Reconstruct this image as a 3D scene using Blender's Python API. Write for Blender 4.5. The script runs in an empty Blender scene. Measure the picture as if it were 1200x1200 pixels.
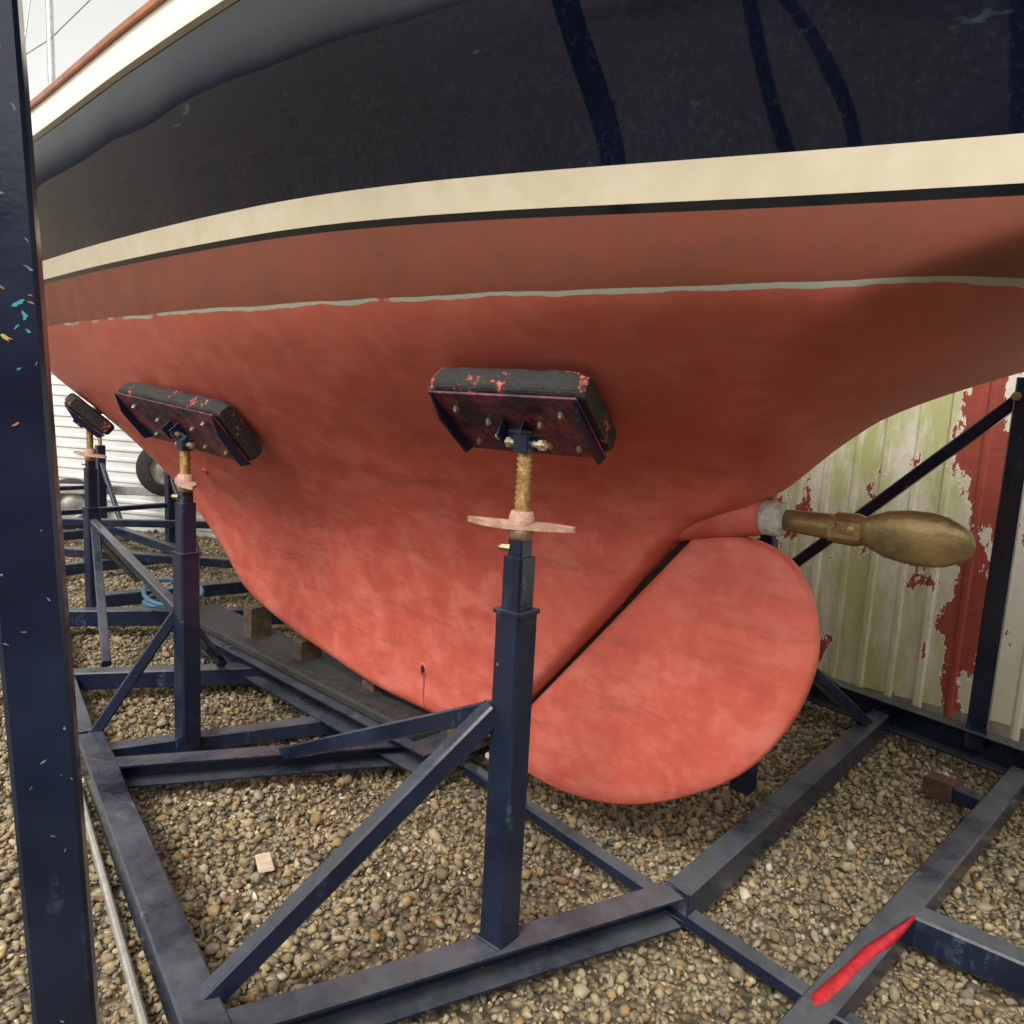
import bpy, math, random
import numpy as np
from mathutils import Vector, Matrix
random.seed(7); rng=np.random.default_rng(7)
sc=bpy.context.scene
# ------------------------------------------------------------ frames
nn=math.hypot(.77,.64)
U=Vector((.77/nn,-.64/nn,0)); N=Vector((-.64/nn,-.77/nn,0)); P0=Vector((.35,2.6,0))
M=Matrix.Translation(P0)@Matrix.Rotation(math.atan2(U.y,U.x),4,'Z')
def L(s,o,z): return Vector((s,-o,z))      # boat frame: s aft, o to port, z up
def WL(x,y,z): return M.inverted()@Vector((x,y,z))
# ------------------------------------------------------------ node helpers
def newmat(name):
    m=bpy.data.materials.new(name); m.use_nodes=True
    nt=m.node_tree; b=nt.nodes['Principled BSDF']; return m,nt,b
class NT:
    def __init__(s,nt): s.nt=nt; s.n=nt.nodes; s.l=nt.links
    def node(s,t,**k):
        n=s.n.new(t)
        for a,v in k.items(): setattr(n,a,v)
        return n
    def put(s,inp,v):
        if isinstance(v,bpy.types.NodeSocket): s.l.new(v,inp)
        else:
            if isinstance(v,(tuple,list)) and len(v)==3 and inp.type=='RGBA': v=(*v,1)
            inp.default_value=v
    def math(s,op,a,b=0.,c=None,clamp=False):
        n=s.node('ShaderNodeMath',operation=op,use_clamp=clamp); s.put(n.inputs[0],a); s.put(n.inputs[1],b)
        if c is not None: s.put(n.inputs[2],c)
        return n.outputs[0]
    def mix(s,f,a,b,mode='MIX'):
        n=s.node('ShaderNodeMix',data_type='RGBA',blend_type=mode); s.put(n.inputs[0],f); s.put(n.inputs[6],a); s.put(n.inputs[7],b); return n.outputs[2]
    def mr(s,v,a,b,c=0.,d=1.,smooth=False):
        n=s.node('ShaderNodeMapRange',interpolation_type='SMOOTHSTEP' if smooth else 'LINEAR'); s.put(n.inputs[0],v)
        for i,x in zip((1,2,3,4),(a,b,c,d)): s.put(n.inputs[i],x)
        return n.outputs[0]
    def coord(s,which='Object'): return s.node('ShaderNodeTexCoord').outputs[which]
    def mapping(s,v,scale=(1,1,1),rot=(0,0,0)):
        n=s.node('ShaderNodeMapping'); s.l.new(v,n.inputs[0]); n.inputs['Scale'].default_value=scale; n.inputs['Rotation'].default_value=rot; return n.outputs[0]
    def noise(s,v,sc=5,det=3,rough=.5,out=0,full=False):
        n=s.node('ShaderNodeTexNoise'); s.l.new(v,n.inputs['Vector']); n.inputs['Scale'].default_value=sc; n.inputs['Detail'].default_value=det if full else min(det,3); n.inputs['Roughness'].default_value=rough; return n.outputs[out]
    def xyz(s,v):
        n=s.node('ShaderNodeSeparateXYZ'); s.l.new(v,n.inputs[0]); return n.outputs
    def bump(s,h,st=.3,d=.01):
        n=s.node('ShaderNodeBump'); s.put(n.inputs['Height'],h); n.inputs['Strength'].default_value=st; n.inputs['Distance'].default_value=d; return n.outputs[0]
def simple(name,col,rough=.5,metal=0.,var=.25,nscale=12,bump=.0,col2=None):
    m,nt,b=newmat(name); t=NT(nt); c=t.coord()
    n=t.noise(c,nscale,3,.65)
    c2=col2 if col2 else tuple(x*(1-var) for x in col)
    f=t.mr(n,.35,.65)
    t.put(b.inputs['Base Color'],t.mix(f,(*col,1),(*c2,1)))
    t.put(b.inputs['Roughness'],t.mr(n,.3,.7,rough*.85,min(1,rough*1.15)))
    b.inputs['Metallic'].default_value=metal
    if bump: t.put(b.inputs['Normal'],t.bump(t.noise(c,nscale*4,2,.6),bump,.01))
    return m
# navy painted steel with road dust, chips and scuffs
def steel_mat():
    m,nt,b=newmat('navy_steel_paint'); t=NT(nt); c=t.coord()
    n=t.noise(c,3,3,.7); n2=t.noise(c,45,2,.7)
    base=t.mix(t.mr(n,.35,.7),(.006,.010,.026,1),(.013,.021,.048,1))
    nz=t.xyz(t.node('ShaderNodeNewGeometry').outputs['Normal'])[2]
    dust=t.math('MULTIPLY',t.mr(nz,.3,1.,0,1),t.mr(t.math('ADD',n,t.math('MULTIPLY',n2,.35)),.45,.85,.02,.40))
    base=t.mix(dust,base,(.18,.19,.19,1))
    n3=t.noise(c,24,3,.75); n4=t.noise(t.mapping(c,(1,1,.25)),9,3,.75)
    chip=t.math('GREATER_THAN',n3,.735)
    base=t.mix(chip,base,(.20,.10,.05,1))
    scuff=t.math('MULTIPLY',t.mr(n4,.60,.70),t.mr(n2,.42,.6)); base=t.mix(t.math('MULTIPLY',scuff,.32),base,(.14,.18,.25,1))
    t.put(b.inputs['Base Color'],base)
    t.put(b.inputs['Roughness'],t.math('ADD',t.mr(n,.3,.7,.13,.32),t.math('MULTIPLY',dust,.45)))
    t.put(b.inputs['Normal'],t.bump(t.math('ADD',n2,t.math('MULTIPLY',chip,-1.5)),.15,.003))
    return m
STEEL=steel_mat()
RUST=simple('rusty_thread',(.50,.33,.13),.5,.5,nscale=60,bump=.4,col2=(.26,.13,.055))
RUSTD=simple('dark_rust',(.10,.045,.025),.85,.0,nscale=40,bump=.4,col2=(.035,.02,.015))
RUSTP=simple('primer_rust_casting',(.50,.31,.25),.7,0,nscale=40,bump=.3,col2=(.30,.17,.11))
ZINC=simple('zinc_bolt',(.66,.60,.48),.35,.8,nscale=60,col2=(.42,.31,.18))
BRASSB=simple('dull_locking_bolt',(.34,.27,.16),.5,.7,nscale=60,col2=(.20,.14,.08))
BRONZE=simple('weathered_bronze',(.36,.25,.105),.38,.5,nscale=11,bump=.2,col2=(.17,.135,.065))
RUBBER=simple('black_rubber',(.014,.014,.015),.75,0,nscale=20,bump=.4,col2=(.03,.03,.032))
WOOD=simple('wet_dark_timber',(.09,.06,.038),.85,0,nscale=18,bump=.4,col2=(.04,.026,.018))
WHITE=simple('white_gelcoat',(.78,.76,.70),.25,0,nscale=3,var=.08)
VARN=simple('varnished_teak',(.42,.13,.04),.25,0,nscale=10,var=.4)
GALV=simple('galvanised_steel',(.50,.50,.47),.45,.5,nscale=25,col2=(.34,.33,.30))
REDST=simple('red_webbing',(.52,.015,.03),.5,0,nscale=30,var=.4)
STAIN=simple('stainless',(.6,.6,.6),.2,1,nscale=30)
ALU=simple('mast_aluminium',(.6,.6,.6),.35,.7)
BLUE=simple('blue_hose',(.06,.16,.26),.5)
DARK=simple('dark_gap',(.02,.010,.008),.9)
def pad_mat():
    m,nt,b=newmat('pad_carpet'); t=NT(nt); c=t.coord()
    n=t.noise(c,14,3,.75); n2=t.noise(c,70,3,.7)
    k=t.math('MULTIPLY',t.mr(n,.595,.65),t.mr(n2,.46,.56))
    t.put(b.inputs['Base Color'],t.mix(k,t.mix(n2,(.007,.007,.008,1),(.030,.028,.028,1)),(.55,.11,.08,1)))
    b.inputs['Roughness'].default_value=.8
    t.put(b.inputs['Normal'],t.bump(n2,.7,.008)); return m
PAD=pad_mat()
def plate_mat():
    m,nt,b=newmat('pad_plate_overspray'); t=NT(nt); c=t.coord()
    n=t.noise(c,9,3,.7); n2=t.noise(c,60,3,.7)
    k=t.math('MULTIPLY',t.mr(n,.42,.60),t.mr(n2,.35,.55))
    t.put(b.inputs['Base Color'],t.mix(t.math('MULTIPLY',k,.78),(.014,.013,.03,1),(.28,.05,.07,1)))
    b.inputs['Roughness'].default_value=.5
    return m
PLATE=plate_mat()
# ------------------------------------------------------------ mesh builder
class MB:
    def __init__(s): s.v=[]; s.f=[]; s.m=[]; s.sm=[]
    def add(s,vs,fs,mat=0,smooth=False):
        k=len(s.v); s.v+= [tuple(v) for v in vs]
        for f in fs: s.f.append([i+k for i in f]); s.m.append(mat); s.sm.append(smooth)
    def sweep(s,p0,p1,poly,up=Vector((0,0,1)),mat=0,smooth=False,capped=True):
        p0=Vector(p0);p1=Vector(p1); d=(p1-p0).normalized(); x=d.cross(up)
        if x.length<1e-3: x=d.cross(Vector((0,1,0)))
        x.normalize(); y=x.cross(d).normalized(); n=len(poly)
        vs=[p+x*a+y*b for p in (p0,p1) for a,b in poly]
        fs=[[i,(i+1)%n,n+(i+1)%n,n+i] for i in range(n)]
        if capped: fs+=[list(range(n))[::-1],list(range(n,2*n))]
        s.add(vs,fs,mat,smooth)
    def box(s,p0,p1,w,h,up=Vector((0,0,1)),mat=0,c=.006):
        a,b=w/2,h/2
        s.sweep(p0,p1,[(-a+c,-b),(a-c,-b),(a,-b+c),(a,b-c),(a-c,b),(-a+c,b),(-a,b-c),(-a,-b+c)],up,mat)
    def chan(s,p0,p1,w,h,t=.008,side=1,up=Vector((0,0,1)),mat=0):
        a,b=w/2,h/2
        poly=[(-a,-b),(a,-b),(a,-b+t),(-a+t,-b+t),(-a+t,b-t),(a,b-t),(a,b),(-a,b)]
        if side<0: poly=[(-x,y) for x,y in poly][::-1]
        s.sweep(p0,p1,poly,up,mat)
    def cyl(s,p0,p1,r0,r1=None,n=20,mat=0,smooth=True,capped=True):
        r1=r0 if r1 is None else r1
        p0=Vector(p0);p1=Vector(p1); d=(p1-p0).normalized()
        x=d.cross(Vector((0,0,1)))
        if x.length<1e-3: x=d.cross(Vector((0,1,0)))
        x.normalize(); y=x.cross(d)
        c=[(math.cos(2*math.pi*i/n),math.sin(2*math.pi*i/n)) for i in range(n)]
        vs=[p0+(x*a+y*b)*r0 for a,b in c]+[p1+(x*a+y*b)*r1 for a,b in c]
        s.add(vs,[[i,(i+1)%n,n+(i+1)%n,n+i] for i in range(n)],mat,smooth)
        if capped: s.add(vs,[list(range(n))[::-1],list(range(n,2*n))],mat,False)
    def lathe(s,p0,d,prof,n=24,mat=0,sy=1.0,sx=1.0,x=None):
        d=Vector(d).normalized(); p0=Vector(p0)
        if x is None:
            x=d.cross(Vector((0,0,1)))
            if x.length<1e-3: x=d.cross(Vector((0,1,0)))
        x=Vector(x).normalized(); y=x.cross(d)
        vs=[]
        for t,r in prof:
            for i in range(n):
                a=2*math.pi*i/n; vs.append(p0+d*t+x*(r*sx*math.cos(a))+y*(r*sy*math.sin(a)))
        fs=[]
        for j in range(len(prof)-1):
            for i in range(n): fs.append([j*n+i,j*n+(i+1)%n,(j+1)*n+(i+1)%n,(j+1)*n+i])
        s.add(vs,fs,mat,True)
    def tube(s,pts,r,n=10,mat=0):
        pts=[Vector(p) for p in pts]; vs=[]; 
        for k,p in enumerate(pts):
            d=(pts[min(k+1,len(pts)-1)]-pts[max(k-1,0)]).normalized()
            x=d.cross(Vector((0,0,1)))
            if x.length<1e-3: x=d.cross(Vector((0,1,0)))
            x.normalize(); y=x.cross(d)
            for i in range(n):
                a=2*math.pi*i/n; vs.append(p+x*r*math.cos(a)+y*r*math.sin(a))
        fs=[[j*n+i,j*n+(i+1)%n,(j+1)*n+(i+1)%n,(j+1)*n+i] for j in range(len(pts)-1) for i in range(n)]
        s.add(vs,fs,mat,True)
    def obj(s,name,mats,parent=None,mat_world=M):
        me=bpy.data.meshes.new(name); me.from_pydata(s.v,[],s.f)
        for m in mats: me.materials.append(m)
        me.polygons.foreach_set('material_index',s.m); me.polygons.foreach_set('use_smooth',s.sm); me.update()
        import bmesh
        bm=bmesh.new(); bm.from_mesh(me); bmesh.ops.recalc_face_normals(bm,faces=bm.faces); bm.to_mesh(me); bm.free()
        o=bpy.data.objects.new(name,me); sc.collection.objects.link(o)
        if parent: o.parent=parent
        else: o.matrix_world=mat_world
        return o
def empty(name,mw=M):
    e=bpy.data.objects.new(name,None); sc.collection.objects.link(e); e.matrix_world=mw; e.empty_display_size=.2; return e
# ------------------------------------------------------------ interpolation
def hermite(xs,ys,mono=True):
    xs=list(xs);ys=list(ys);n=len(xs)
    h=[xs[i+1]-xs[i] for i in range(n-1)]; dl=[(ys[i+1]-ys[i])/h[i] for i in range(n-1)]
    if mono: m=[dl[0]]+[0 if dl[i-1]*dl[i]<=0 else 2*dl[i-1]*dl[i]/(dl[i-1]+dl[i]) for i in range(1,n-1)]+[dl[-1]]
    else: m=[dl[0]]+[(dl[i-1]*h[i]+dl[i]*h[i-1])/(h[i]+h[i-1]) for i in range(1,n-1)]+[dl[-1]]
    def f(x):
        x=min(max(x,xs[0]),xs[-1]); i=0
        while i<n-2 and x>xs[i+1]: i+=1
        t=(x-xs[i])/h[i]
        return (ys[i]*(1+2*t)*(1-t)**2+h[i]*m[i]*t*(1-t)**2+ys[i+1]*t*t*(3-2*t)+h[i]*m[i+1]*t*t*(t-1))
    return f
pchip=hermite
ZL=[.2,.5,.75,1.0,1.2,1.4,1.6,1.83,2.05,2.4,2.8]
TAB={
-6.0:[.01,.01,.01,.01,.01,.01,.01,.01,.015,.02,.06],
-5.2:[.01,.01,.01,.01,.01,.015,.02,.05,.14,.28,.42],
-4.5:[.01,.01,.01,.015,.02,.05,.14,.31,.46,.64,.78],
-3.6:[.02,.03,.03,.05,.12,.27,.47,.65,.76,.91,1.01],
-2.4:[.04,.06,.10,.19,.34,.53,.68,.81,.90,1.04,1.13],
-1.6:[.08,.10,.13,.21,.37,.58,.75,.885,.965,1.10,1.18],
-.6:[.08,.10,.13,.18,.29,.50,.75,.925,.995,1.13,1.2],
.2:[.05,.06,.075,.09,.115,.25,.64,.885,.962,1.085,1.15],
.75:[.05,.05,.05,.06,.07,.13,.48,.82,.90,1.01,1.07],
1.2:[.05,.05,.05,.06,.1,.3,.6,.78,.835,.93,.98],
1.8:[.05,.05,.05,.05,.1,.2,.4,.60,.73,.82,.87],
2.5:[.05,.05,.05,.05,.1,.2,.3,.40,.52,.64,.70]}
SS=sorted(TAB); rows=[pchip(ZL,TAB[s]) for s in SS]
zk=pchip([-6.0,-5.6,-5.2,-4.6,-3.97,-3.3,-3.0,-2.66,-2.4,-2.22,-1.9,-1.5,-1.04,-.47,-.27,.02,.30,.50,.58,.66,.74,.94,1.12,1.6,2.2,2.5],
         [2.75,2.25,1.95,1.62,1.37,1.12,1.0,.82,.63,.50,.42,.35,.285,.27,.51,.865,1.215,1.33,1.39,1.49,1.57,1.68,1.75,1.87,2.0,2.08])
zs=pchip([-6.0,-4.5,-3,-2,-1,0,1,2.5],[2.95,2.70,2.55,2.47,2.50,2.56,2.62,2.74])
wf=pchip([-6,-4,-3,-2.5,-2.2,-1.8,.35,.55,.75,1.2,2.5],[.5,.4,.35,.22,.10,.05,.05,.06,.13,.13,.16])
def hb(s,z):
    v=hermite(SS,[r(z) for r in rows],False)(s)
    x=(z-zk(s))/wf(s); x=min(max(x,0),1)
    k=math.sqrt(1-(1-x)**2)
    lo=.35 if -2.4<s<.5 else .12
    return max(v,.008)*(lo+(1-lo)*k)
# ------------------------------------------------------------ hull material
def hull_mat():
    m,nt,b=newmat('hull_paint'); t=NT(nt); c=t.coord(); x,y,z=t.xyz(c)[:3]
    n1=t.noise(c,1.6,3,.6); n2=t.noise(c,9,3,.65); n3=t.noise(t.mapping(c,(1,1,5)),3,3,.75); nf=t.noise(c,260,1,.6)
    flat=t.mapping(c,(1,1,0))
    red=t.mix(t.mr(n1,.35,.65),(.62,.125,.088,1),(.52,.098,.068,1))
    red=t.mix(t.math('MULTIPLY',t.mr(n2,.46,.70),.60),red,(.68,.22,.17,1))
    red=t.mix(t.math('MULTIPLY',t.mr(n3,.50,.72),.50),red,(.34,.070,.046,1))
    red=t.mix(t.math('MULTIPLY',t.mr(n2,.44,.28),.42),red,(.36,.075,.050,1))
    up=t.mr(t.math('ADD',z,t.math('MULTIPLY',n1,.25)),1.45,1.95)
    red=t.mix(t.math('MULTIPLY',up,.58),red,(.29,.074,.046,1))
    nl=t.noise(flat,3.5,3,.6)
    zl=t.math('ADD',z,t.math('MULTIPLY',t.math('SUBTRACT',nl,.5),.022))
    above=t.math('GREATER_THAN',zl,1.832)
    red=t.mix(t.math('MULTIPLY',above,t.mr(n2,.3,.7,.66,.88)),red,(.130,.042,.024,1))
    d=t.math('ABSOLUTE',t.math('SUBTRACT',zl,1.829))
    th=t.math('ADD',.0006,t.math('MULTIPLY',t.noise(flat,7,3,.6),.0085))
    line=t.math('MULTIPLY',t.math('LESS_THAN',d,th),t.mr(t.math('ADD',n2,t.mr(x,-2.6,-.9,-.16,.12)),.40,.48))
    red=t.mix(t.math('MULTIPLY',line,.85),red,(.36,.43,.36,1))
    sp=t.noise(t.mapping(c,(1.2,1.2,10),(0,.35,0)),2.2,3,.65)
    red=t.mix(t.math('MULTIPLY',t.mr(sp,.69,.76),.5),red,(.14,.04,.028,1))
    off=t.mr(x,-.6,1.6,0,.065,True)
    zz=t.math('ADD',z,off)
    s_bl=t.math('GREATER_THAN',zz,2.0); s_w=t.math('GREATER_THAN',zz,2.017); s_n=t.math('GREATER_THAN',zz,2.084)
    cream=t.mix(t.mr(n2,.3,.7),(.70,.64,.50,1),(.62,.55,.41,1))
    navy=t.mix(t.mr(n1,.4,.6),(.0025,.004,.013,1),(.004,.006,.020,1))
    mirror_spk=t.noise(c,85,3,.75)
    navy=t.mix(t.math('MULTIPLY',t.mr(mirror_spk,.52,.72),t.mr(n2,.35,.65,.15,.50)),navy,(.028,.034,.042,1))  # pale speckle mixed into the navy imitates gravel mirrored in the gloss
    sc_=t.noise(t.mapping(c,(1,1,3),(0,.6,.0)),7,3,.6)
    navy=t.mix(t.math('MULTIPLY',t.mr(sc_,.70,.76),.35),navy,(.08,.12,.17,1))
    col=t.mix(s_bl,red,(.006,.007,.010,1)); col=t.mix(s_w,col,cream); col=t.mix(s_n,col,navy)
    t.put(b.inputs['Base Color'],col)
    r=t.mr(n2,.3,.7,.46,.62)
    def mixf(f,a,bb): 
        return t.math('ADD',t.math('MULTIPLY',a,t.math('SUBTRACT',1.,f)),t.math('MULTIPLY',bb,f))
    r=mixf(s_bl,r,.12); r=mixf(s_w,r,.38); r=mixf(s_n,r,.03)
    t.put(b.inputs['Roughness'],r)
    h=mixf(s_bl,t.math('ADD',t.math('MULTIPLY',nf,.15),t.math('MULTIPLY',n2,.6)),t.math('MULTIPLY',t.noise(c,1.8,1,.5),4.0))
    t.put(b.inputs['Normal'],t.bump(h,.35,.004))
    return m
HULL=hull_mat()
# ------------------------------------------------------------ sailboat
boat=empty('sailboat')
def build_hull():
    st=sorted(set([round(v,4) for v in list(np.linspace(-6,-2.6,30))+list(np.linspace(-2.6,-.5,26))+list(np.linspace(-.5,.9,44))+list(np.linspace(.9,2.5,20))]))
    nv=46; mb=MB(); vs=[]; 
    for s in st:
        a,bz=zk(s),zs(s)
        for j in range(nv):
            v=(j/(nv-1)); v=v**1.35
            z=a+(bz-a)*v; w=hb(s,z); vs.append(L(s,w,z))
    n=len(st); K=n*nv
    vs+=[Vector((v.x,-v.y,v.z)) for v in vs]
    fs=[]
    for i in range(n-1):
        for j in range(nv-1):
            a=i*nv+j; fs.append([a,a+1,a+nv+1,a+nv]); fs.append([K+a,K+a+nv,K+a+nv+1,K+a+1])
        a=i*nv; fs.append([a,a+nv,K+a+nv,K+a])
    mb.add(vs,fs,0,True)
    mb.add(vs,[[ (n-1)*nv+j,(n-1)*nv+j+1,K+(n-1)*nv+j+1,K+(n-1)*nv+j] for j in range(nv-1)],0,False)
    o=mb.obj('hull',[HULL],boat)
    mb=MB(); vs=[];fs=[]
    for s in st:
        w=hb(s,zs(s))-.03
        for k in range(7):
            q=-1+2*k/6; vs.append(L(s,w*q,zs(s)-.01+.05*(1-q*q)))
    for i in range(n-1):
        for k in range(6): a=i*7+k; fs.append([a,a+1,a+8,a+7])
    mb.add(vs,fs,0,True); mb.obj('deck',[WHITE],boat)
    for side in (1,-1):
        mb=MB()
        ss=np.linspace(-5.9,2.5,70)
        def strip(prof,mat):
            vs=[];m=len(prof)
            for s in ss:
                w=hb(s,zs(s))
                for (a,c) in prof: vs.append(L(s,side*max(w+a,.01),zs(s)+c))
            fs=[[i*m+k,i*m+(k+1)%m,(i+1)*m+(k+1)%m,(i+1)*m+k] for i in range(len(ss)-1) for k in range(m)]
            mb.add(vs,fs,mat,False)
        strip([(-.004,-.022),(.014,-.018),(.016,.0),(-.004,.006)],0)
        strip([(-.035,0.0),(-.008,.0),(-.012,.10),(-.035,.10)],0)
        strip([(-.045,.101),(.002,.101),(.004,.116),(-.047,.116)],1)
        mb.obj('toe_rail_%s'%('port' if side>0 else 'starboard'),[WHITE,VARN],boat)
    mb=MB()
    for side in (1,-1):
        tops=[]
        for s in [-5,-3.9,-2.9,-1.9,-.9,.1,1.1,2.2]:
            w=side*(hb(s,zs(s))-.06); z=zs(s)+.02
            mb.cyl(L(s,w,z),L(s,w,z+.6),.0125,n=10); tops.append((s,w,z))
        for hh in (.32,.59):
            mb.tube([L(s,w,z+hh) for s,w,z in tops],.003,6)
    mb.obj('stanchions_and_lifelines',[STAIN],boat)
    mb=MB(); secs=[]
    for s,w,h in [(-3.4,.25,.02),(-3.1,.42,.22),(-2,.6,.32),(-.6,.66,.36),(-.35,.62,.0)]:
        z=zs(s)+.02
        secs.append([L(s,w+.04,z),L(s,w,z+h*.85),L(s,w*.5,z+h),L(s,-w*.5,z+h),L(s,-w,z+h*.85),L(s,-w-.04,z)])
    vs=[p for q in secs for p in q]
    mb.add(vs,[[i*6+k,i*6+k+1,i*6+k+7,i*6+k+6] for i in range(4) for k in range(5)]+[[0,1,2,3,4,5],[24,25,26,27,28,29]],0,False)
    mb.obj('coachroof',[WHITE],boat)
    mb=MB(); mb.cyl(L(-2.6,0,2.6),L(-2.5,0,11),.055,.045,n=20); mb.obj('mast',[ALU],boat)
    mb=MB()
    for s0,o0 in ((-2.7,1.0),(-2.3,1.05),(-2.7,-1.0),(-2.3,-1.05)): mb.cyl(L(s0,o0,2.5),L(-2.5,.05*(1 if o0>0 else -1),9+ (2 if s0<-2.5 else 0)),.004,n=6)
    mb.obj('shrouds',[STAIN],boat)
build_hull()
def build_rudder():
    lead=[(.316,1.205),(.182,1.04),(-.017,.795),(-.267,.49),(-.437,.285)]
    rest=[(-.437,.285),(-.40,.215),(-.28,.178),(-.10,.172),(.12,.215),(.34,.325),(.53,.475),(.65,.65),(.712,.83),(.715,.98),(.675,1.10),(.60,1.185),(.47,1.222),(.316,1.205)]
    def cr(pts,k=5):
        out=[]
        for i in range(len(pts)-1):
            p=[np.array(pts[max(0,min(len(pts)-1,i+j-1))],float) for j in range(4)]
            for q in range(k):
                t=q/k; out.append(tuple(.5*((2*p[1])+(-p[0]+p[2])*t+(2*p[0]-5*p[1]+4*p[2]-p[3])*t*t+(-p[0]+3*p[1]-3*p[2]+p[3])*t**3)))
        return out
    pts=cr(lead,4)+cr(rest,5)
    n=len(pts); cx,cz=.19,.72
    mb=MB(); rings=[(1.0,0.0),(.999,.012),(.994,.022),(.975,.030),(.88,.037),(.6,.041),(.25,.042)]
    for side in (1,-1):
        vs=[]
        for sc_,th in rings:
            for (a,c) in pts:
                vs.append(L(cx+(a-cx)*sc_,side*th,cz+(c-cz)*sc_))
        vs.append(L(cx,side*.043,cz)); m=len(rings)
        fs=[[r*n+i,r*n+(i+1)%n,(r+1)*n+(i+1)%n,(r+1)*n+i] for r in range(m-1) for i in range(n)]
        fs+=[[(m-1)*n+i,(m-1)*n+(i+1)%n,m*n] for i in range(n)]
        mb.add(vs,fs,0,True)
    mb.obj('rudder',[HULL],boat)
    mb=MB()
    mb.cyl(L(.309,0,1.214),L(-.450,0,.268),.014,n=12,mat=0)
    mb.cyl(L(.39,0,1.36),L(.35,0,1.19),.022,n=16,mat=1)
    mb.box(L(-.47,0,.262),L(-.32,0,.176),.05,.02,mat=2)
    mb.obj('rudder_stock',[DARK,HULL,BRONZE],boat)
build_rudder()
mb=MB()
ax=L(.52,0,1.290)-L(-.30,.0,1.225)
p=L(-.30,0,1.225); ln=ax.length
mb.lathe(p,ax,[(0,.05),(.12,.10),(.25,.128),(.4,.122),(.5,.106),(.6,.088),(.70,.072),(ln-.02,.059),(ln,.053),(ln,0)],n=32,mat=0)
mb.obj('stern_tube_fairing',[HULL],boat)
e=p+ax; d=Vector((1,0,.0)).normalized()
mb=MB()
mb.lathe(e+d*-.005,d,[(0,0),(0,.046),(.012,.052),(.06,.052),(.068,.046),(.072,.03),(.072,0)],n=28,mat=0)
mb.obj('shaft_anode',[simple('zinc_anode',(.66,.66,.63),.7,.1,nscale=40,bump=.6,col2=(.36,.38,.36))],boat)
mb=MB()
mb.lathe(e+d*.066,d,[(0,.03),(.0,.031),(.05,.034),(.13,.037),(.14,.040),(.145,.045),(.20,.046),(.22,.040),(.23,0)],n=28,mat=0)
sd=Vector((0,1,0)); up=Vector((0,0,1))
for k,(oy,oz) in enumerate(((-.018,.003),(.018,-.003))):
    b0=e+d*.245+sd*oy+up*oz
    prof=[(-.02,.0),(-.015,.03),(.02,.034),(.045,.038),(.07,.050),(.10,.063),(.15,.071),(.20,.072),(.24,.065),(.275,.048),(.298,.026),(.305,0)]
    mb.lathe(b0,d,prof,n=28,mat=0,sx=.40,sy=1.0,x=Vector((0,1,0)))
for q in (.18,.21):
    mb.cyl(e+d*(q+.03)+Vector((0,-.050,.012)),e+d*(q+.03)+Vector((0,.050,.012)),.011,n=12)
mb.box(e+d*.20,e+d*.285,.088,.070,mat=0,c=.012)
mb.obj('folding_propeller',[BRONZE],boat)
mb=MB()
def on(s,z,e=.0): return L(s,hb(s,z)+e,z)
def hull_n(s,z):
    a=on(s+.02,z)-on(s-.02,z); b=on(s,z+.02)-on(s,z-.02); n=a.cross(b).normalized()
    if n.y>0: n=-n
    return n
for s,z,r in ((-1.45,1.33,.022),(-2.1,1.18,.018)):
    n=hull_n(s,z); c=on(s,z); mb.lathe(c-n*.01,n,[(0,r),(.018,r*.95),(.022,r*.6),(.015,r*.45),(.015,0)],n=18,mat=0)
s,z=-.80,.48
n=hull_n(s,z); c=on(s,z)
mb.lathe(c-n*.004,n,[(0,.018),(.0,.019),(.007,.019),(.0075,.012)],n=18,mat=0,sy=1.5)
mb.lathe(c-n*.004,n,[(0,.013),(.0065,.013),(.0068,.0)],n=18,mat=1,sy=1.6)
mb.obj('skin_fittings',[HULL,DARK],boat)
STREAK=simple('rust_weep',(.22,.075,.04),.8,0,nscale=50,col2=(.42,.09,.06))
mb=MB(); vs=[];
for k in range(9):
    zz=.465-k*.021; w=.006*(1-k/10)+.0015*math.sin(k*2)
    vs+=[on(s-w+.003*math.sin(k),zz,.0025),on(s+w+.003*math.sin(k),zz,.0025)]
mb.add(vs,[[2*k,2*k+1,2*k+3,2*k+2] for k in range(8)],0,True)
vs=[]
for k in range(13):
    t_=k/12; ss_=-1.12+.20*t_+.006*math.sin(k*1.7); zz=.86-.36*t_; vs+=[on(ss_-.0010,zz,.0015),on(ss_+.0010,zz,.0015)]
mb.add(vs,[[2*k,2*k+1,2*k+3,2*k+2] for k in range(12)],0,True)
mb.obj('rust_streak',[STREAK],boat)
# second sailboat, unseen, added behind the viewpoint to darken the topside reflections
unseen_boat=empty('sailboat.001',Matrix.Translation(Vector((1.6,-3.4,0)))@Matrix.Rotation(math.radians(6),4,'Z'))
for ch in [o for o in boat.children]:
    if ch.name.split('.')[0] in ('hull','deck','toe_rail_port','toe_rail_starboard','coachroof','mast','rudder','stern_tube_fairing','shaft_anode','folding_propeller','stanchions_and_lifelines'):
        c_=bpy.data.objects.new(ch.name,ch.data); sc.collection.objects.link(c_); c_.parent=unseen_boat
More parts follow.
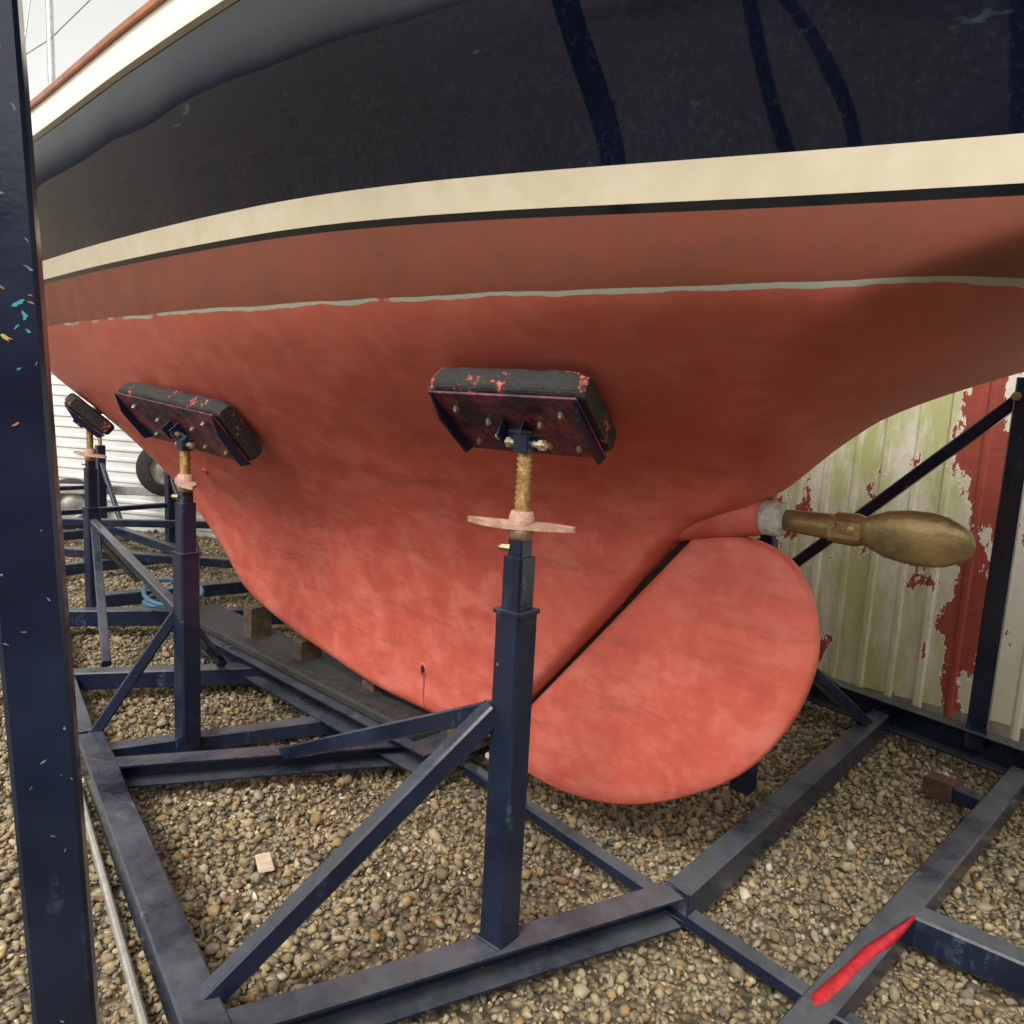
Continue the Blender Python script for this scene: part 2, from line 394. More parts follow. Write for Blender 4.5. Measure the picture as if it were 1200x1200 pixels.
# ------------------------------------------------------------ cradle
cradle=empty('boat_cradle')
fr=MB()
def B(s0,o0,z0,s1,o1,z1,w=.075,h=.075,kind='box',side=1):
    p,q=L(s0,o0,z0),L(s1,o1,z1)
    if kind=='box': fr.box(p,q,w,h)
    else: fr.chan(p,q,w,h,side=side)
B(.455,.235,.11,-.13,1.58,.11,.085,.10,'chan',-1)
B(.462,.23,.112,.52,-1.86,.112,.085,.10,'chan',-1)
B(1.13,-1.58,.11,.86,1.05,.11,.085,.085)
B(1.02,-.21,.10,2.6,-.21,.10,.08,.10)
B(-3.6,-1.95,.15,.1,-1.9,.15,.09,.14,'chan',1)
B(.1,-1.9,.152,2.6,-1.3,.152,.09,.14,'chan',1)
B(-1.78,1.02,.115,-.02,1.45,.115,.10,.10)
fr.box(L(-1.62,1.13,.03),L(.02,1.56,.03),.02,.045,mat=1)
B(-3.9,.47,.11,-1.84,1.02,.11,.08,.08)
B(-.62,-.0,.075,1.12,.32,.075,.05,.045)
B(-1.50,1.10,.117,-.72,-.05,.117,.085,.09,'chan',1)
B(-.72,-.05,.114,-.5,-1.85,.114,.085,.09)
B(-1.75,1.0,.075,-1.2,-.2,.075,.07,.07)
B(-2.56,.83,.12,-1.7,-.35,.12,.08,.09)
B(-1.7,-.35,.123,-1.5,-1.85,.123,.08,.09)
B(-2.45,.45,.10,-1.75,-.2,.10,.06,.06)
B(-3.60,.50,.14,-2.7,-.65,.14,.09,.10)
B(-3.9,.20,.12,-3.4,-1.9,.12,.08,.09)
B(-4.6,.2,.35,-3.2,-.8,.35,.06,.06)
B(-4.3,.35,.62,-3.0,-1.2,.62,.05,.05)
fr.obj('base_frame',[STEEL,GALV],cradle)
mb=MB()
def weld(p,q,r=.005,n=22):
    p=Vector(p);q=Vector(q)
    mb.lathe(p,(q-p),[((q-p).length*i/n, r*(1 if i%2 else .75)) for i in range(n+1)],n=8)
for a_,b_ in (((.16,.714,.161),(.24,.714,.161)),((.16,.796,.161),(.16,.714,.161)),((.158,.797,.161),(.242,.797,.161)),((.50,.235,.165),(.42,.215,.165))):
    weld(L(*a_),L(*b_))
mb.obj('weld_beads',[STEEL],cradle)
mb=MB()
mb.chan(L(-2.95,-.02,.16),L(-.62,.10,.16),.30,.10,side=1)
mb.box(L(-2.92,-.04,.235),L(-.74,.07,.235),.26,.045,mat=1,c=.01)
mb.obj('keel_bearer',[STEEL,RUBBER],cradle)
mb=MB()
for s,h in ((-2.2,.17),(-1.75,.10),(-1.2,.04)):
    mb.box(L(s-.04,0,.257+h/2),L(s+.04,0,.257+h/2),.12,h,c=.004)
mb.box(L(-.66,.0,.235),L(-.52,.0,.235),.18,.05,c=.004)
mb.obj('keel_blocks',[WOOD],cradle)
def hexbolt(mb,p,n,r=.011,h=.009,mat=0):
    mb.cyl(p,p+n*h,r,n=6,mat=mat,smooth=False); mb.cyl(p+n*h,p+n*(h+.006),r*.55,n=8,mat=mat)
def post(idx,s,o,zb,zmid,ztube,top,yaw=0,scale=1.0,bolts=True):
    """screw-jack support: outer sleeve, inner tube, threaded rod with wing nut"""
    zhandle=ztube+.078
    mb=MB(); a=.080*scale
    mb.box(L(s,o,zb),L(s,o,zmid),a,a,up=Vector((0,1,0)),c=.007)
    mb.box(L(s,o,zmid),L(s,o,zmid+.010),a+.008,a+.008,up=Vector((0,1,0)),c=.004)
    mb.box(L(s,o,zmid-.1),L(s,o,ztube),a-.018,a-.018,up=Vector((0,1,0)),c=.006)
    mb.box(L(s,o,ztube),L(s,o,ztube+.045),.046,.046,up=Vector((0,1,0)),c=.004)
    hexbolt(mb,L(s-.018,o+.020,ztube+.022),Vector((-.8,-.6,0)).normalized(),.010,.022,2)
    if bolts:
        for q in (.34,.41):
            hexbolt(mb,L(s-a/2,o+.0,zmid-q),Vector((-1,0,0)),.014,.03,1)
    mb.obj('support_post_%d'%idx,[STEEL,ZINC,BRASSB],cradle)
    mb=MB(); r=.021
    mb.lathe(L(s,o,zhandle-.033),(0,0,1),[(0,0),(0,.029),(.033,.034),(.055,.032),(.07,.027),(.07,0)],n=20,mat=1)
    ca,sa=math.cos(yaw),math.sin(yaw)
    vs=[];n=32
    for zt in (0,.013):
        for i in range(n):
            t=2*math.pi*i/n; x=.135*math.copysign(abs(math.cos(t))**.8,math.cos(t)); y=.034*math.copysign(abs(math.sin(t))**.75,math.sin(t))*(1-.45*math.cos(t)**2)
            vs.append(L(s+x*ca-y*sa,o+x*sa+y*ca,zhandle+zt-.006+.010*(x/.135)**2*(1 if x<0 else -.3)))
    mb.add(vs,[[i,(i+1)%n,n+(i+1)%n,n+i] for i in range(n)]+[list(range(n))[::-1],list(range(n,2*n))],1)
    prof=[];zz=zhandle+.02;k=0
    while zz<top:
        prof.append((zz-zhandle,r*(1.0 if k%2 else .80))); zz+=.007; k+=1
    mb.lathe(L(s,o,zhandle),(0,0,1),prof,n=18,mat=0)
    mb.obj('screw_jack_%d'%idx,[RUST,RUSTP],cradle)
def mk_pad(idx,ps,pz,s,o,top,lx=.44,ly=.27,rot=0.,side=1):
    a=(on(ps+.1,pz)-on(ps-.1,pz)).normalized(); b=(on(ps,pz+.07)-on(ps,pz-.07)).normalized()
    n=a.cross(b).normalized()
    if n.y>0: n=-n
    b=n.cross(a).normalized()
    if b.z<0: b=-b
    a2=a*math.cos(rot)+b*math.sin(rot); b2=b*math.cos(rot)-a*math.sin(rot)
    a,b=a2,b2
    c=on(ps,pz)+n*.012
    if side<0:
        f=lambda v:Vector((v.x,-v.y,v.z)); a,b,n,c=f(a),f(b),f(n),f(c)
    mb=MB()
    hw,hh=ly/2,.036
    def rr(w,h,c,k=4):
        out=[]
        for cx,cy,a0 in ((w-c,h-c,0),(-w+c,h-c,90),(-w+c,-h+c,180),(w-c,-h+c,270)):
            for i in range(k+1):
                t=math.radians(a0+90*i/k); out.append((cx+c*math.cos(t),cy+c*math.sin(t)))
        return out
    m_=len(rr(hw,hh,.02)); K_=14; vs=[]
    for k in range(K_+1):
        t=-1+2*k/K_; end=1 if 0<k<K_ else .86
        wob=1+.018*math.sin(k*2.3+idx)
        for (u,v) in rr(hw*wob*end,hh*(1+.05*math.sin(k*1.7+idx))*end,.02): vs.append(c+n*.036+a*(lx/2*t)+b*u+n*v)
    fs=[[k*m_+i,k*m_+(i+1)%m_,(k+1)*m_+(i+1)%m_,(k+1)*m_+i] for k in range(K_) for i in range(m_)]+[list(range(m_)),list(range(K_*m_,(K_+1)*m_))]
    mb.add(vs,fs,0,False)
    pc=c+n*.075
    mb.box(pc-a*(lx/2-.012)+n*.004,pc+a*(lx/2-.012)+n*.004,ly-.02,.007,up=n,mat=1,c=.001)
    for sg in (-1,1):
        q=pc+a*sg*(lx/2-.016)
        vs=[q+b*(ly/2-.012)+n*.008,q-b*(ly/2-.012)+n*.008,q-b*(ly/2-.03)+n*.036,q+b*(ly/2-.09)+n*.036]
        vs+=[v+a*.006*(-sg) for v in vs]
        mb.add(vs,[[0,1,2,3],[7,6,5,4],[0,4,5,1],[1,5,6,2],[2,6,7,3],[3,7,4,0]],2)
    for sg in (-1,1):
        q=pc+a*sg*.03
        mb.box(q-b*.03+n*.03,q+b*.03+n*.03,.006,.05,up=n,mat=2,c=.001)
        hexbolt(mb,q+a*sg*.004+n*.04,a*sg,.011,.010,3)
    for u,v in ((-.15,.07),(.15,.07),(-.15,-.08),(.15,-.08),(-.075,.02),(.075,.02),(.07,-.075)):
        hexbolt(mb,pc+a*u*lx/.44+b*v+n*.008,n,.009,.008,3)
    q=pc+n*.035
    mb.box(L(s,o,top-.03),L(s,o,top+.012),.048,.048,up=Vector((0,1,0)),mat=2,c=.004)
    mb.box(L(s,o,top+.005),q,.034,.034,up=a,mat=2,c=.004)
    mb.cyl(L(s-.045,o,top-.008),L(s+.045,o,top-.008),.009,n=10,mat=3)
    hexbolt(mb,L(s-.045,o,top-.008),Vector((-1,0,0)),.014,.012,3); hexbolt(mb,L(s+.045,o,top-.008),Vector((1,0,0)),.014,.012,3)
    mb.obj('hull_pad_%d'%idx,[PAD,PLATE,STEEL,ZINC],cradle)
post(1,.205,.755,.16,1.065,1.21,1.50,yaw=-.65); mk_pad(1,.135,1.610,.205,.755,1.50,lx=.43,ly=.28)
post(2,-1.56,.72,.05,.91,1.12,1.36,yaw=.3); mk_pad(2,-1.60,1.48,-1.56,.72,1.36,lx=.76,rot=-.10)
post(3,-3.55,.30,.10,.80,1.05,1.33,yaw=-.3); mk_pad(3,-3.5,1.42,-3.55,.30,1.33,lx=.70)
post(4,.34,-.52,.16,1.0,1.14,1.38,yaw=.4); mk_pad(4,.16,1.50,.34,-.52,1.38,side=-1,lx=.32)
post(5,-1.60,-.72,.05,.96,1.12,1.36,yaw=.3); mk_pad(5,-1.60,1.46,-1.60,-.72,1.36,side=-1)
mb=MB()
def S(p,q,w=.05,h=.05,up=Vector((0,0,1))): mb.box(L(*p),L(*q),w,h,up=up)
S((.165,.775,.80),(-.17,1.39,.14),.055,.055)
S((.155,.75,.79),(-1.12,.56,.15),.014,.055)
S((-1.60,.74,.66),(-1.80,1.0,.14),.045,.045)
S((-1.57,.72,.64),(-3.55,.30,.72),.045,.045)
S((-3.52,.30,.70),(-2.6,.62,.14),.045,.045)
S((-3.58,.25,.60),(-4.3,-.3,.12),.045,.045)
S((-1.60,.70,.62),(-2.2,.2,.14),.04,.04)
S((.34,-.56,.8),(.50,-1.6,.14),.05,.05)
mb.obj('braces',[STEEL],cradle)
mb=MB()
mb.box(L(.93,-1.72,.14),L(.93,-1.72,1.80),.08,.08,up=Vector((0,1,0)))
mb.box(L(.93,-1.765,1.74),L(-.62,-1.82,.19),.055,.055)
mb.box(L(1.30,-1.64,.14),L(1.14,-1.66,2.3),.07,.07,up=Vector((0,1,0)))
mb.box(L(.30,-1.84,.20),L(-.25,-1.6,.52),.04,.04)
hexbolt(mb,L(.90,-1.675,1.72),Vector((0,-1,0)),.02,.015,1); hexbolt(mb,L(.96,-1.675,1.72),Vector((0,-1,0)),.014,.012,1)
mb.obj('starboard_stern_posts',[STEEL,ZINC],cradle)
mb=MB()
c0,c1=L(.84,-1.26,.10),L(.95,-1.22,.11)
d_=(c1-c0).normalized(); x_=d_.cross(Vector((0,0,1))).normalized()
for sx_,sz_,w_,h_ in ((0,.036,.08,.008),(0,-.036,.08,.008),(.036,0,.008,.064),(-.036,0,.008,.064)):
    o_=x_*sx_+Vector((0,0,sz_)); mb.box(c0+o_,c1+o_,w_,h_,c=.001)
mb.box(c1,L(1.09,-1.17,.115),.06,.06,mat=1)
mb.obj('towing_socket',[RUSTD,STEEL],cradle)
# ------------------------------------------------------------ near-left upright (slightly out of plumb)
fp=MB(); f0=Vector((-.622,1.06,0)); f1=Vector((-.765,1.06,3.4)); upv=Vector((-.45,.89,0))
fp.box(f0,f1,.082,.082,up=upv,c=.006)
fp.box(f0,f0+Vector((0,0,.012)),.2,.2,up=upv,c=.002)
dd=(f1-f0).normalized(); xx=dd.cross(upv).normalized(); yy=xx.cross(dd).normalized()
face=-yy if (-yy).y<0 else yy
def onp(u,z): return f0+dd*z+xx*u+face*.0418
def fleck(u,z,r_,mt,ax_=1.0):
    k=11; a0=random.random()*6; rot=random.random()*3
    pts=[]
    for i in range(k):
        q=6.283*i/k; rr_=r_*random.uniform(.35,1.15); x_=rr_*math.cos(q)*ax_; y_=rr_*math.sin(q)*.55
        pts.append(onp(u+x_*math.cos(rot)-y_*math.sin(rot),z+x_*math.sin(rot)+y_*math.cos(rot)))
    fp.add(pts,[list(range(k))],mt)
for (u,z,r_,mt) in ((.012,1.667,.008,1),(.002,1.645,.007,3),(.022,1.652,.006,1),(.016,1.640,.004,1),(.026,1.672,.004,3),(-.016,1.69,.007,2),(-.022,1.675,.008,2),(-.012,1.66,.004,2),(-.024,1.655,.004,2),(-.010,1.605,.004,2),(.03,1.33,.004,2),(-.03,1.1,.004,2)):
    fleck(u,z,r_,mt,1.2)
for i in range(26): fleck(random.uniform(-.034,.034),random.uniform(.6,2.2),random.uniform(.0012,.0035),random.choice((4,4,4,1)),2.2)
hexbolt(fp,onp(.034,1.86),face,.010,.01,1)
fp.obj('steel_upright',[STEEL,simple('orange_rust_spot',(.50,.20,.07),.7),simple('teal_paint_fleck',(.06,.36,.42),.5),simple('yellow_fleck',(.6,.45,.12),.6),simple('grey_scuff',(.20,.24,.30),.6)],None,Matrix.Identity(4))
# ------------------------------------------------------------ cradle behind the viewpoint (mirrored in the topsides)
c3=empty('boat_cradle.002',Matrix.Identity(4)); mb=MB(); Z1=Vector((0,1,0))
for x in (-2.6,-.9,.9,2.6): mb.box((x,-1.5,.1),(x,-1.5,2.3),.09,.09,up=Z1)
for x0,x1 in ((-2.6,-1.3),(-.9,.1),(.9,2.1),(2.6,3.6)): mb.box((x0,-1.5,2.2),(x1,-1.4,.15),.07,.07)
mb.box((-3.2,-1.5,.1),(3.8,-1.5,.1),.1,.1); mb.box((-3.0,-1.5,1.9),(1.0,-1.6,2.15),.06,.06)
for x in (-2.6,-.9,.9,2.6): mb.box((x,-1.5,.1),(x,-5.2,.1),.09,.09); mb.box((x,-5.2,.1),(x,-5.2,2.2),.09,.09,up=Z1)
mb.box((-1.6,-3.6,.2),(1.4,-3.35,.2),.25,.12)
mb.obj('cradle_frame',[STEEL],c3)
# ------------------------------------------------------------ red strap, wood chip, hose
mb=MB(); pts=[(1.03,-.15,.170),(1.005,-.04,.163),(.975,.08,.16),(.955,.2,.158),(.93,.35,.156),(.90,.5,.12)]
vs=[]
for i,(s,o,z) in enumerate(pts):
    w=(.003,.013,.019,.018,.022,.02)[i]; vs+=[L(s-w,o,z),L(s+w*.2,o,z+.006),L(s+w,o+.005,z-.012)]
mb.add(vs,[[3*i+k,3*i+k+1,3*i+k+4,3*i+k+3] for i in range(5) for k in range(2)],0,True)
o=mb.obj('red_strap',[REDST]); so=o.modifiers.new('s','SOLIDIFY'); so.thickness=.005
mb=MB(); mb.box(L(-.74,.88,.028),L(-.64,.93,.045),.05,.014,c=.003); mb.obj('wood_offcut',[simple('pale_offcut',(.66,.55,.42),.8,nscale=30,bump=.3)])
mb=MB(); pp=[]
for i in range(50):
    a=i*.35; pp.append(L(-3.1+.16*math.cos(a)*(1+.02*i/5),.02+.16*math.sin(a),.24+.002*i+.03*math.sin(a*1.3)))
mb.tube(pp,.014,8); mb.obj('water_hose',[BLUE])
# ------------------------------------------------------------ trailer carrying a wheel in the background
tr=empty('boat_trailer')
def wheelp(c,r,axis,nm):
    mb=MB(); w=r*.36
    mb.lathe(c-axis*w,axis,[(0,r*.58),(0,r*.62),(.02,r*.8),(.03,r*.93),(w*.4,r),(w*1.6,r),(2*w-.03,r*.93),(2*w-.02,r*.8),(2*w,r*.62),(2*w,r*.58)],n=40,mat=0)
    mb.lathe(c-axis*w*.9,axis,[(0,0),(0,r*.2),(.01,r*.25),(.03,r*.5),(.0,r*.6),(w*1.6,r*.6),(w*1.6-.03,r*.5),(w*1.6-.01,r*.25),(w*1.6,r*.2),(w*1.6,0)],n=32,mat=1)
    mb.obj(nm,[RUBBER,GALV],tr)
axw=(M.to_3x3().inverted()@Vector((.35,-.93,0))).normalized()
wheelp(WL(-3.36,7.4,.76),.27,axw,'spare_wheel'); wheelp(WL(-4.6,7.9,.27),.27,axw,'road_wheel')
mb=MB()
mb.box(WL(-6.5,7.0,.5),WL(-2.2,7.9,.5),.07,.09); mb.box(WL(-6.5,8.2,.5),WL(-2.2,9.1,.5),.07,.09)
mb.box(WL(-3.3,7.62,.12),WL(-3.3,7.62,1.0),.06,.06,up=Vector((0,1,0)))
for k in range(4): mb.box(WL(-6.2+k*1.2,7.06+.25*k,.5),WL(-6.2+k*1.2,8.26+.25*k,.5),.05,.06)
mb.obj('trailer_frame',[GALV],tr)
c2=empty('boat_cradle.001'); mb=MB()
for (s,o) in ((-5.0,.9),(-5.0,-.9),(-6.4,.7),(-6.4,-.9)):
    mb.box(L(s,o,.05),L(s,o,.95),.075,.075,up=Vector((0,1,0))); mb.cyl(L(s,o,.95),L(s,o,1.25),.018,n=12,mat=1); mb.box(L(s-.15,o,1.28),L(s+.15,o,1.28),.2,.05,mat=2)
    mb.box(L(s,o,.8),L(s+.55,o,.1),.04,.04)
for s in (-5.0,-6.4): mb.box(L(s,-1.1,.1),L(s,1.1,.1),.08,.09); mb.box(L(s,-.9,.55),L(s,.9,.55),.04,.04)
for o in (-.9,.9): mb.box(L(-6.7,o*.95,.19),L(-4.6,o*.95,.19),.07,.08)
mb.obj('cradle_frame',[STEEL,RUST,PAD],c2)
# ------------------------------------------------------------ shed with peeling paint
def shed_mat():
    m,nt,b=newmat('peeling_painted_sheet'); t=NT(nt); c=t.coord(); x,y,z=t.xyz(c)[:3]
    n=t.noise(c,2.2,4,.62); nb=t.mr(t.noise(t.mapping(c,(2.4,2.4,1.1)),2.2,6,.68,full=True),.28,.72); n2=t.noise(c,30,3,.7)
    n5=t.noise(t.mapping(c,(3,3,.9)),2.2,5,.7,full=True)
    cream=t.mix(t.mr(n2,.3,.7),(.80,.77,.68,1),(.68,.65,.56,1))
    g=t.math('MULTIPLY',t.mr(n5,.38,.58),t.mr(t.math('ADD',x,t.math('MULTIPLY',n,.4)),.75,1.05,1.,.12))
    cream=t.mix(t.math('MULTIPLY',g,.85),cream,(.43,.46,.16,1))
    cream=t.mix(t.math('MULTIPLY',t.mr(z,.0,.7,1.,0.),.45),cream,(.30,.32,.11,1))
    redc=t.mix(t.mr(n2,.3,.7),(.36,.065,.042,1),(.24,.05,.034,1))
    bw=t.math('SUBTRACT',1.,t.math('DIVIDE',t.math('ABSOLUTE',t.math('SUBTRACT',x,.72)),.17))
    band=t.mr(bw,-.6,.9,0.,.72)
    left=t.mr(t.math('ABSOLUTE',t.math('SUBTRACT',x,-.02)),.12,.35,.30,.19)
    sm=t.math('ADD',nb,t.math('MAXIMUM',band,left))
    k=t.math('GREATER_THAN',sm,.965); edge=t.math('GREATER_THAN',sm,.935)
    col=t.mix(edge,cream,(.80,.78,.71,1)); col=t.mix(k,col,redc)
    t.put(b.inputs['Base Color'],col); b.inputs['Roughness'].default_value=.6
    t.put(b.inputs['Normal'],t.bump(t.math('ADD',n2,t.math('MULTIPLY',k,-2.)),.3,.004)); return m
SHED=shed_mat()
shed=empty('corrugated_shed')
def corr(mb,p0,dirv,length,nrm,z0,z1,period=.30,depth=.018,mat=0):
    prof=[(0,0),(.36,0),(.40,.5),(.46,.5),(.50,0),(.84,0),(.88,1),(.96,1)]
    pts=[];k=0
    while k*period<length:
        for a,dd in prof: pts.append(((k+a)*period,dd*depth))
        k+=1
    vs=[];
    for a,dd in pts:
        q=p0+dirv*a+nrm*dd
        vs+=[Vector((q.x,q.y,z0)),Vector((q.x,q.y,z1))]
    mb.add(vs,[[2*i,2*i+2,2*i+3,2*i+1] for i in range(len(pts)-1)],mat)
mb=MB(); corr(mb,L(-.9,-2.25,0),Vector((1,0,0)),7.2,Vector((0,-1,0)),.02,2.9)
corr(mb,L(-.9,-2.25,0),Vector((0,1,0)),4.0,Vector((-1,0,0)),.02,2.9)
mb.obj('walls',[SHED],shed)
mb=MB(); mb.add([L(-1.1,-2.05,2.88),L(6.6,-2.05,2.88),L(6.6,-6.4,3.5),L(-1.1,-6.4,3.5)],[[0,1,2,3]],0); mb.box(L(-1.1,-2.12,2.86),L(6.6,-2.12,2.86),.1,.14)
mb.obj('roof',[GALV],shed)
mb=MB(); mb.box(L(-.95,-2.3,.05),L(6.4,-2.3,.05),.10,.12); mb.obj('footing',[simple('concrete',(.32,.30,.26),.9,nscale=10,bump=.3)],shed)
# ------------------------------------------------------------ white building left
bl=empty('white_building'); mb=MB()
a=L(-11.5,1.0,0); b=L(-3.2,-3.3,0); dv=(b-a).normalized(); nv_=Vector((-dv.y,dv.x,0))
if (nv_.dot(L(0,0,0)-a))<0: nv_=-nv_
zz=0;rowz=[]
while zz<3.2:
    rowz+= [(zz,0),(zz+.055,0),(zz+.07,.012),(zz+.095,.012)]; zz+=.11
vs=[]
for z_,d__ in rowz: vs+=[a+nv_*d__+Vector((0,0,z_)),b+nv_*d__+Vector((0,0,z_))]
mb.add(vs,[[2*i,2*i+1,2*i+3,2*i+2] for i in range(len(rowz)-1)],0)
mb.obj('cladding',[simple('grey_white_cladding',(.64,.65,.64),.5,nscale=2,var=.2)],bl)
mb=MB(); q=-nv_*6
mb.add([a,b,b+q,a+q]+[v+Vector((0,0,3.25)) for v in (a,b,b+q,a+q)],[[4,5,6,7],[1,2,6,5],[3,0,4,7],[2,3,7,6]],0)
mb.box(a+Vector((0,0,3.25))+nv_*.04,b+Vector((0,0,3.25))+nv_*.04,.1,.15); mb.obj('roof_and_walls',[GALV],bl)
# ------------------------------------------------------------ ground + gravel
def ground_mat():
    m,nt,b=newmat('gravel_ground'); t=NT(nt); c=t.coord()
    v_=t.node('ShaderNodeTexVoronoi'); nt.links.new(c,v_.inputs['Vector']); v_.inputs['Scale'].default_value=34
    dd=v_.outputs['Distance']; n=t.noise(c,.8,2,.6)
    v=t.xyz(v_.outputs['Color'])[0]
    col=t.mix(v,(.10,.078,.045,1),(.44,.36,.23,1)); col=t.mix(t.mr(dd,.3,.75,0,.85),col,(.04,.03,.02,1))
    col=t.mix(t.math('MULTIPLY',t.mr(n,.4,.7),.45),col,(.09,.075,.045,1))
    t.put(b.inputs['Base Color'],col); b.inputs['Roughness'].default_value=.9
    t.put(b.inputs['Normal'],t.bump(t.math('SUBTRACT',1.,dd),.9,.02)); return m
mb=MB(); mb.add([(-300,-300,0),(300,-300,0),(300,300,0),(-300,300,0)],[[0,1,2,3]]); mb.obj('ground',[ground_mat()],None,Matrix.Identity(4))
def gravel():
    ph=(1+5**.5)/2
    iv=np.array([(-1,ph,0),(1,ph,0),(-1,-ph,0),(1,-ph,0),(0,-1,ph),(0,1,ph),(0,-1,-ph),(0,1,-ph),(ph,0,-1),(ph,0,1),(-ph,0,-1),(-ph,0,1)],float); iv/=np.linalg.norm(iv[0])
    it=np.array([(0,11,5),(0,5,1),(0,1,7),(0,7,10),(0,10,11),(1,5,9),(5,11,4),(11,10,2),(10,7,6),(7,1,8),(3,9,4),(3,4,2),(3,2,6),(3,6,8),(3,8,9),(4,9,5),(2,4,11),(6,2,10),(8,6,7),(9,8,1)])
    P=[]
    for (y0,y1,dens) in ((.8,3.2,3400),(3.2,5,2200),(5,8.0,1000)):
        x0,x1=-.86*y1-.5,.82*y1+.5; n=int((x1-x0)*(y1-y0)*dens); 
        P.append(np.stack([rng.uniform(x0,x1,n),rng.uniform(y0,y1,n)],1))
    P=np.concatenate(P); keep=np.abs(P[:,0])<.80*P[:,1]+.40; P=P[keep]; n=len(P)
    size=np.clip(rng.lognormal(math.log(.0086),.38,n),.004,.024)
    sh=iv[None]*(1+rng.uniform(-.40,.36,(n,12,1)))
    sh*=np.stack([rng.uniform(.85,1.5,n),rng.uniform(.65,1.1,n),rng.uniform(.5,.85,n)],1)[:,None,:]
    q=rng.normal(size=(n,4)); q[:,1:3]*=.5; q/=np.linalg.norm(q,axis=1)[:,None]; w,x,y,z=q.T
    R=np.empty((n,3,3)); R[:,0,0]=1-2*(y*y+z*z);R[:,0,1]=2*(x*y-z*w);R[:,0,2]=2*(x*z+y*w);R[:,1,0]=2*(x*y+z*w);R[:,1,1]=1-2*(x*x+z*z);R[:,1,2]=2*(y*z-x*w);R[:,2,0]=2*(x*z-y*w);R[:,2,1]=2*(y*z+x*w);R[:,2,2]=1-2*(x*x+y*y)
    V=np.einsum('nij,nkj->nki',R,sh)*size[:,None,None]
    hgt=rng.uniform(.2,1.3,n)*size
    V[:,:,0]+=P[:,0,None];V[:,:,1]+=P[:,1,None];V[:,:,2]+=hgt[:,None]
    V=V.reshape(-1,3); T=(it[None]+(np.arange(n)*12)[:,None,None]).reshape(-1,3)
    me=bpy.data.meshes.new('gravel'); me.vertices.add(len(V)); me.vertices.foreach_set('co',V.ravel().astype(np.float32))
    me.loops.add(T.size); me.loops.foreach_set('vertex_index',T.ravel().astype(np.int32))
    me.polygons.add(len(T)); me.polygons.foreach_set('loop_start',np.arange(0,T.size,3,dtype=np.int32)); me.polygons.foreach_set('loop_total',np.full(len(T),3,np.int32))
    me.update(calc_edges=True)
    pal=np.array([(.38,.31,.18),(.30,.24,.135),(.21,.175,.105),(.46,.40,.27),(.30,.26,.19),(.36,.25,.12),(.13,.115,.08),(.25,.215,.14),(.54,.48,.37),(.26,.16,.085)])*.90
    pr=np.array([.17,.17,.15,.07,.13,.11,.09,.08,.015,.03]); pr/=pr.sum()
    col=pal[rng.choice(len(pal),n,p=pr)]*rng.uniform(.75,1.15,(n,1))
    patch=.5+.5*np.sin(P[:,0]*2.1+1.3*np.sin(P[:,1]*1.7))*np.sin(P[:,1]*2.6+np.sin(P[:,0]*3.1)); col*= (.84+.22*patch)[:,None]
    at=me.attributes.new('col','FLOAT_COLOR','FACE'); cc=np.ones((n,20,4),np.float32)
    cc[:,:,:3]=col[:,None,:]*rng.uniform(.82,1.12,(n,20,1)); at.data.foreach_set('color',cc.ravel())
    m,nt,b=newmat('crushed_stone'); t=NT(nt); a=t.node('ShaderNodeAttribute',attribute_name='col')
    t.put(b.inputs['Base Color'],a.outputs['Color']); b.inputs['Roughness'].default_value=.85
    me.materials.append(m); o=bpy.data.objects.new('gravel',me); sc.collection.objects.link(o)
gravel()
mb=MB()
for i in range(60):
    y=random.uniform(1.3,5); x=random.uniform(-.6,.65)*y; r_=random.uniform(.010,.020); a=random.uniform(0,6.28); z=.022
    c_,s_=math.cos(a),math.sin(a); pts=[(-1.3,0),(-.4,.6),(.5,.55),(1.4,0),(.5,-.55),(-.4,-.6)]
    mb.add([(x+r_*(u*c_-v*s_),y+r_*(u*s_+v*c_),z+random.uniform(0,.010)) for u,v in pts],[[0,1,2,3,4,5]],0)
mb.obj('fallen_leaves',[simple('dry_leaf',(.26,.12,.045),.8,nscale=6,col2=(.14,.07,.03))],None,Matrix.Identity(4))
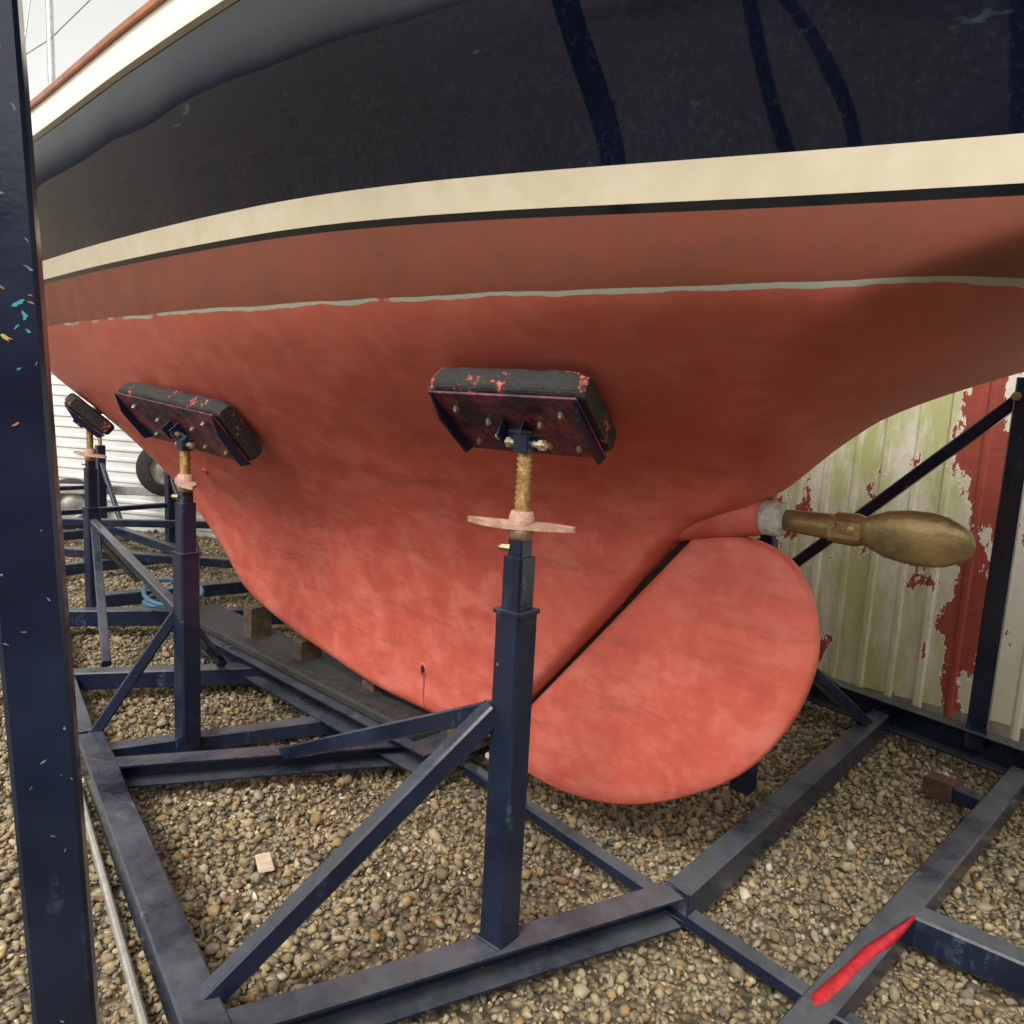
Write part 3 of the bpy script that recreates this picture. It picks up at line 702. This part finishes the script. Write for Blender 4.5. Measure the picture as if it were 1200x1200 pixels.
# ------------------------------------------------------------ unseen hedge, added behind the viewpoint as a dark reflection for the topsides
n=22000; cl=rng.uniform([-16,-13,.4],[16,-9.5,5.0],(260,3)); cl[:,2]*=rng.uniform(.6,1.15,260)
c=cl[rng.integers(0,260,n)]+rng.normal(0,.6,(n,3)); c[:,2]=np.abs(c[:,2])
u=rng.normal(size=(n,3)); u/=np.linalg.norm(u,axis=1)[:,None]; v=np.cross(u,rng.normal(size=(n,3))); v/=np.linalg.norm(v,axis=1)[:,None]
s_=rng.uniform(.06,.13,(n,1)); V=np.stack([c-u*s_,c+v*s_*.6,c+u*s_,c-v*s_*.6],1).reshape(-1,3)
me=bpy.data.meshes.new('hedge'); me.from_pydata(V.tolist(),[],np.arange(n*4).reshape(-1,4).tolist()); me.materials.append(simple('unseen_hedge_leaves',(.05,.075,.03),.6,nscale=1.5,col2=(.02,.035,.014)))
o=bpy.data.objects.new('unseen_hedge_row',me); sc.collection.objects.link(o)
# ------------------------------------------------------------ light
w=bpy.data.worlds.new('World'); sc.world=w; w.use_nodes=True; nt=w.node_tree; t=NT(nt); bg=nt.nodes['Background']
EL=math.radians(50); AZ=math.radians(202)
sky=t.node('ShaderNodeTexSky',sky_type='NISHITA'); sky.sun_disc=False; sky.sun_elevation=EL; sky.sun_rotation=AZ; sky.air_density=1.0; sky.dust_density=4.0; sky.ozone_density=1.0
hs=t.node('ShaderNodeHueSaturation'); hs.inputs['Saturation'].default_value=.15; hs.inputs['Value'].default_value=2.0; nt.links.new(sky.outputs[0],hs.inputs['Color'])
tint=t.mix(1.0,hs.outputs[0],(1.0,.965,.89,1),'MULTIPLY')
nt.links.new(tint,bg.inputs[0]); bg.inputs[1].default_value=.15
sl=bpy.data.lights.new('sun','SUN'); sl.energy=1.4; sl.angle=math.radians(12); sl.color=(1,.955,.87)
so=bpy.data.objects.new('sun',sl); sc.collection.objects.link(so)
dirv=Vector((math.sin(AZ)*math.cos(EL),math.cos(AZ)*math.cos(EL),math.sin(EL)))
so.rotation_euler=dirv.to_track_quat('Z','Y').to_euler()
# ------------------------------------------------------------ camera
cd=bpy.data.cameras.new('camera'); cam=bpy.data.objects.new('camera',cd); sc.collection.objects.link(cam); sc.camera=cam
cd.sensor_width=36; cd.lens=27; cd.clip_end=1000; cd.clip_start=.05
p_=math.radians(8.4); r_=math.radians(3)
F=Vector((0,math.cos(p_),-math.sin(p_))); R0=Vector((1,0,0)); U0=Vector((0,math.sin(p_),math.cos(p_)))
Rr=R0*math.cos(r_)+U0*math.sin(r_); Uu=-R0*math.sin(r_)+U0*math.cos(r_)
mw=Matrix((Rr,Uu,-F)).transposed().to_4x4(); mw.translation=Vector((0,0,1.6)); cam.matrix_world=mw
sc.view_settings.view_transform='Standard'; sc.view_settings.look='None'; sc.view_settings.exposure=0
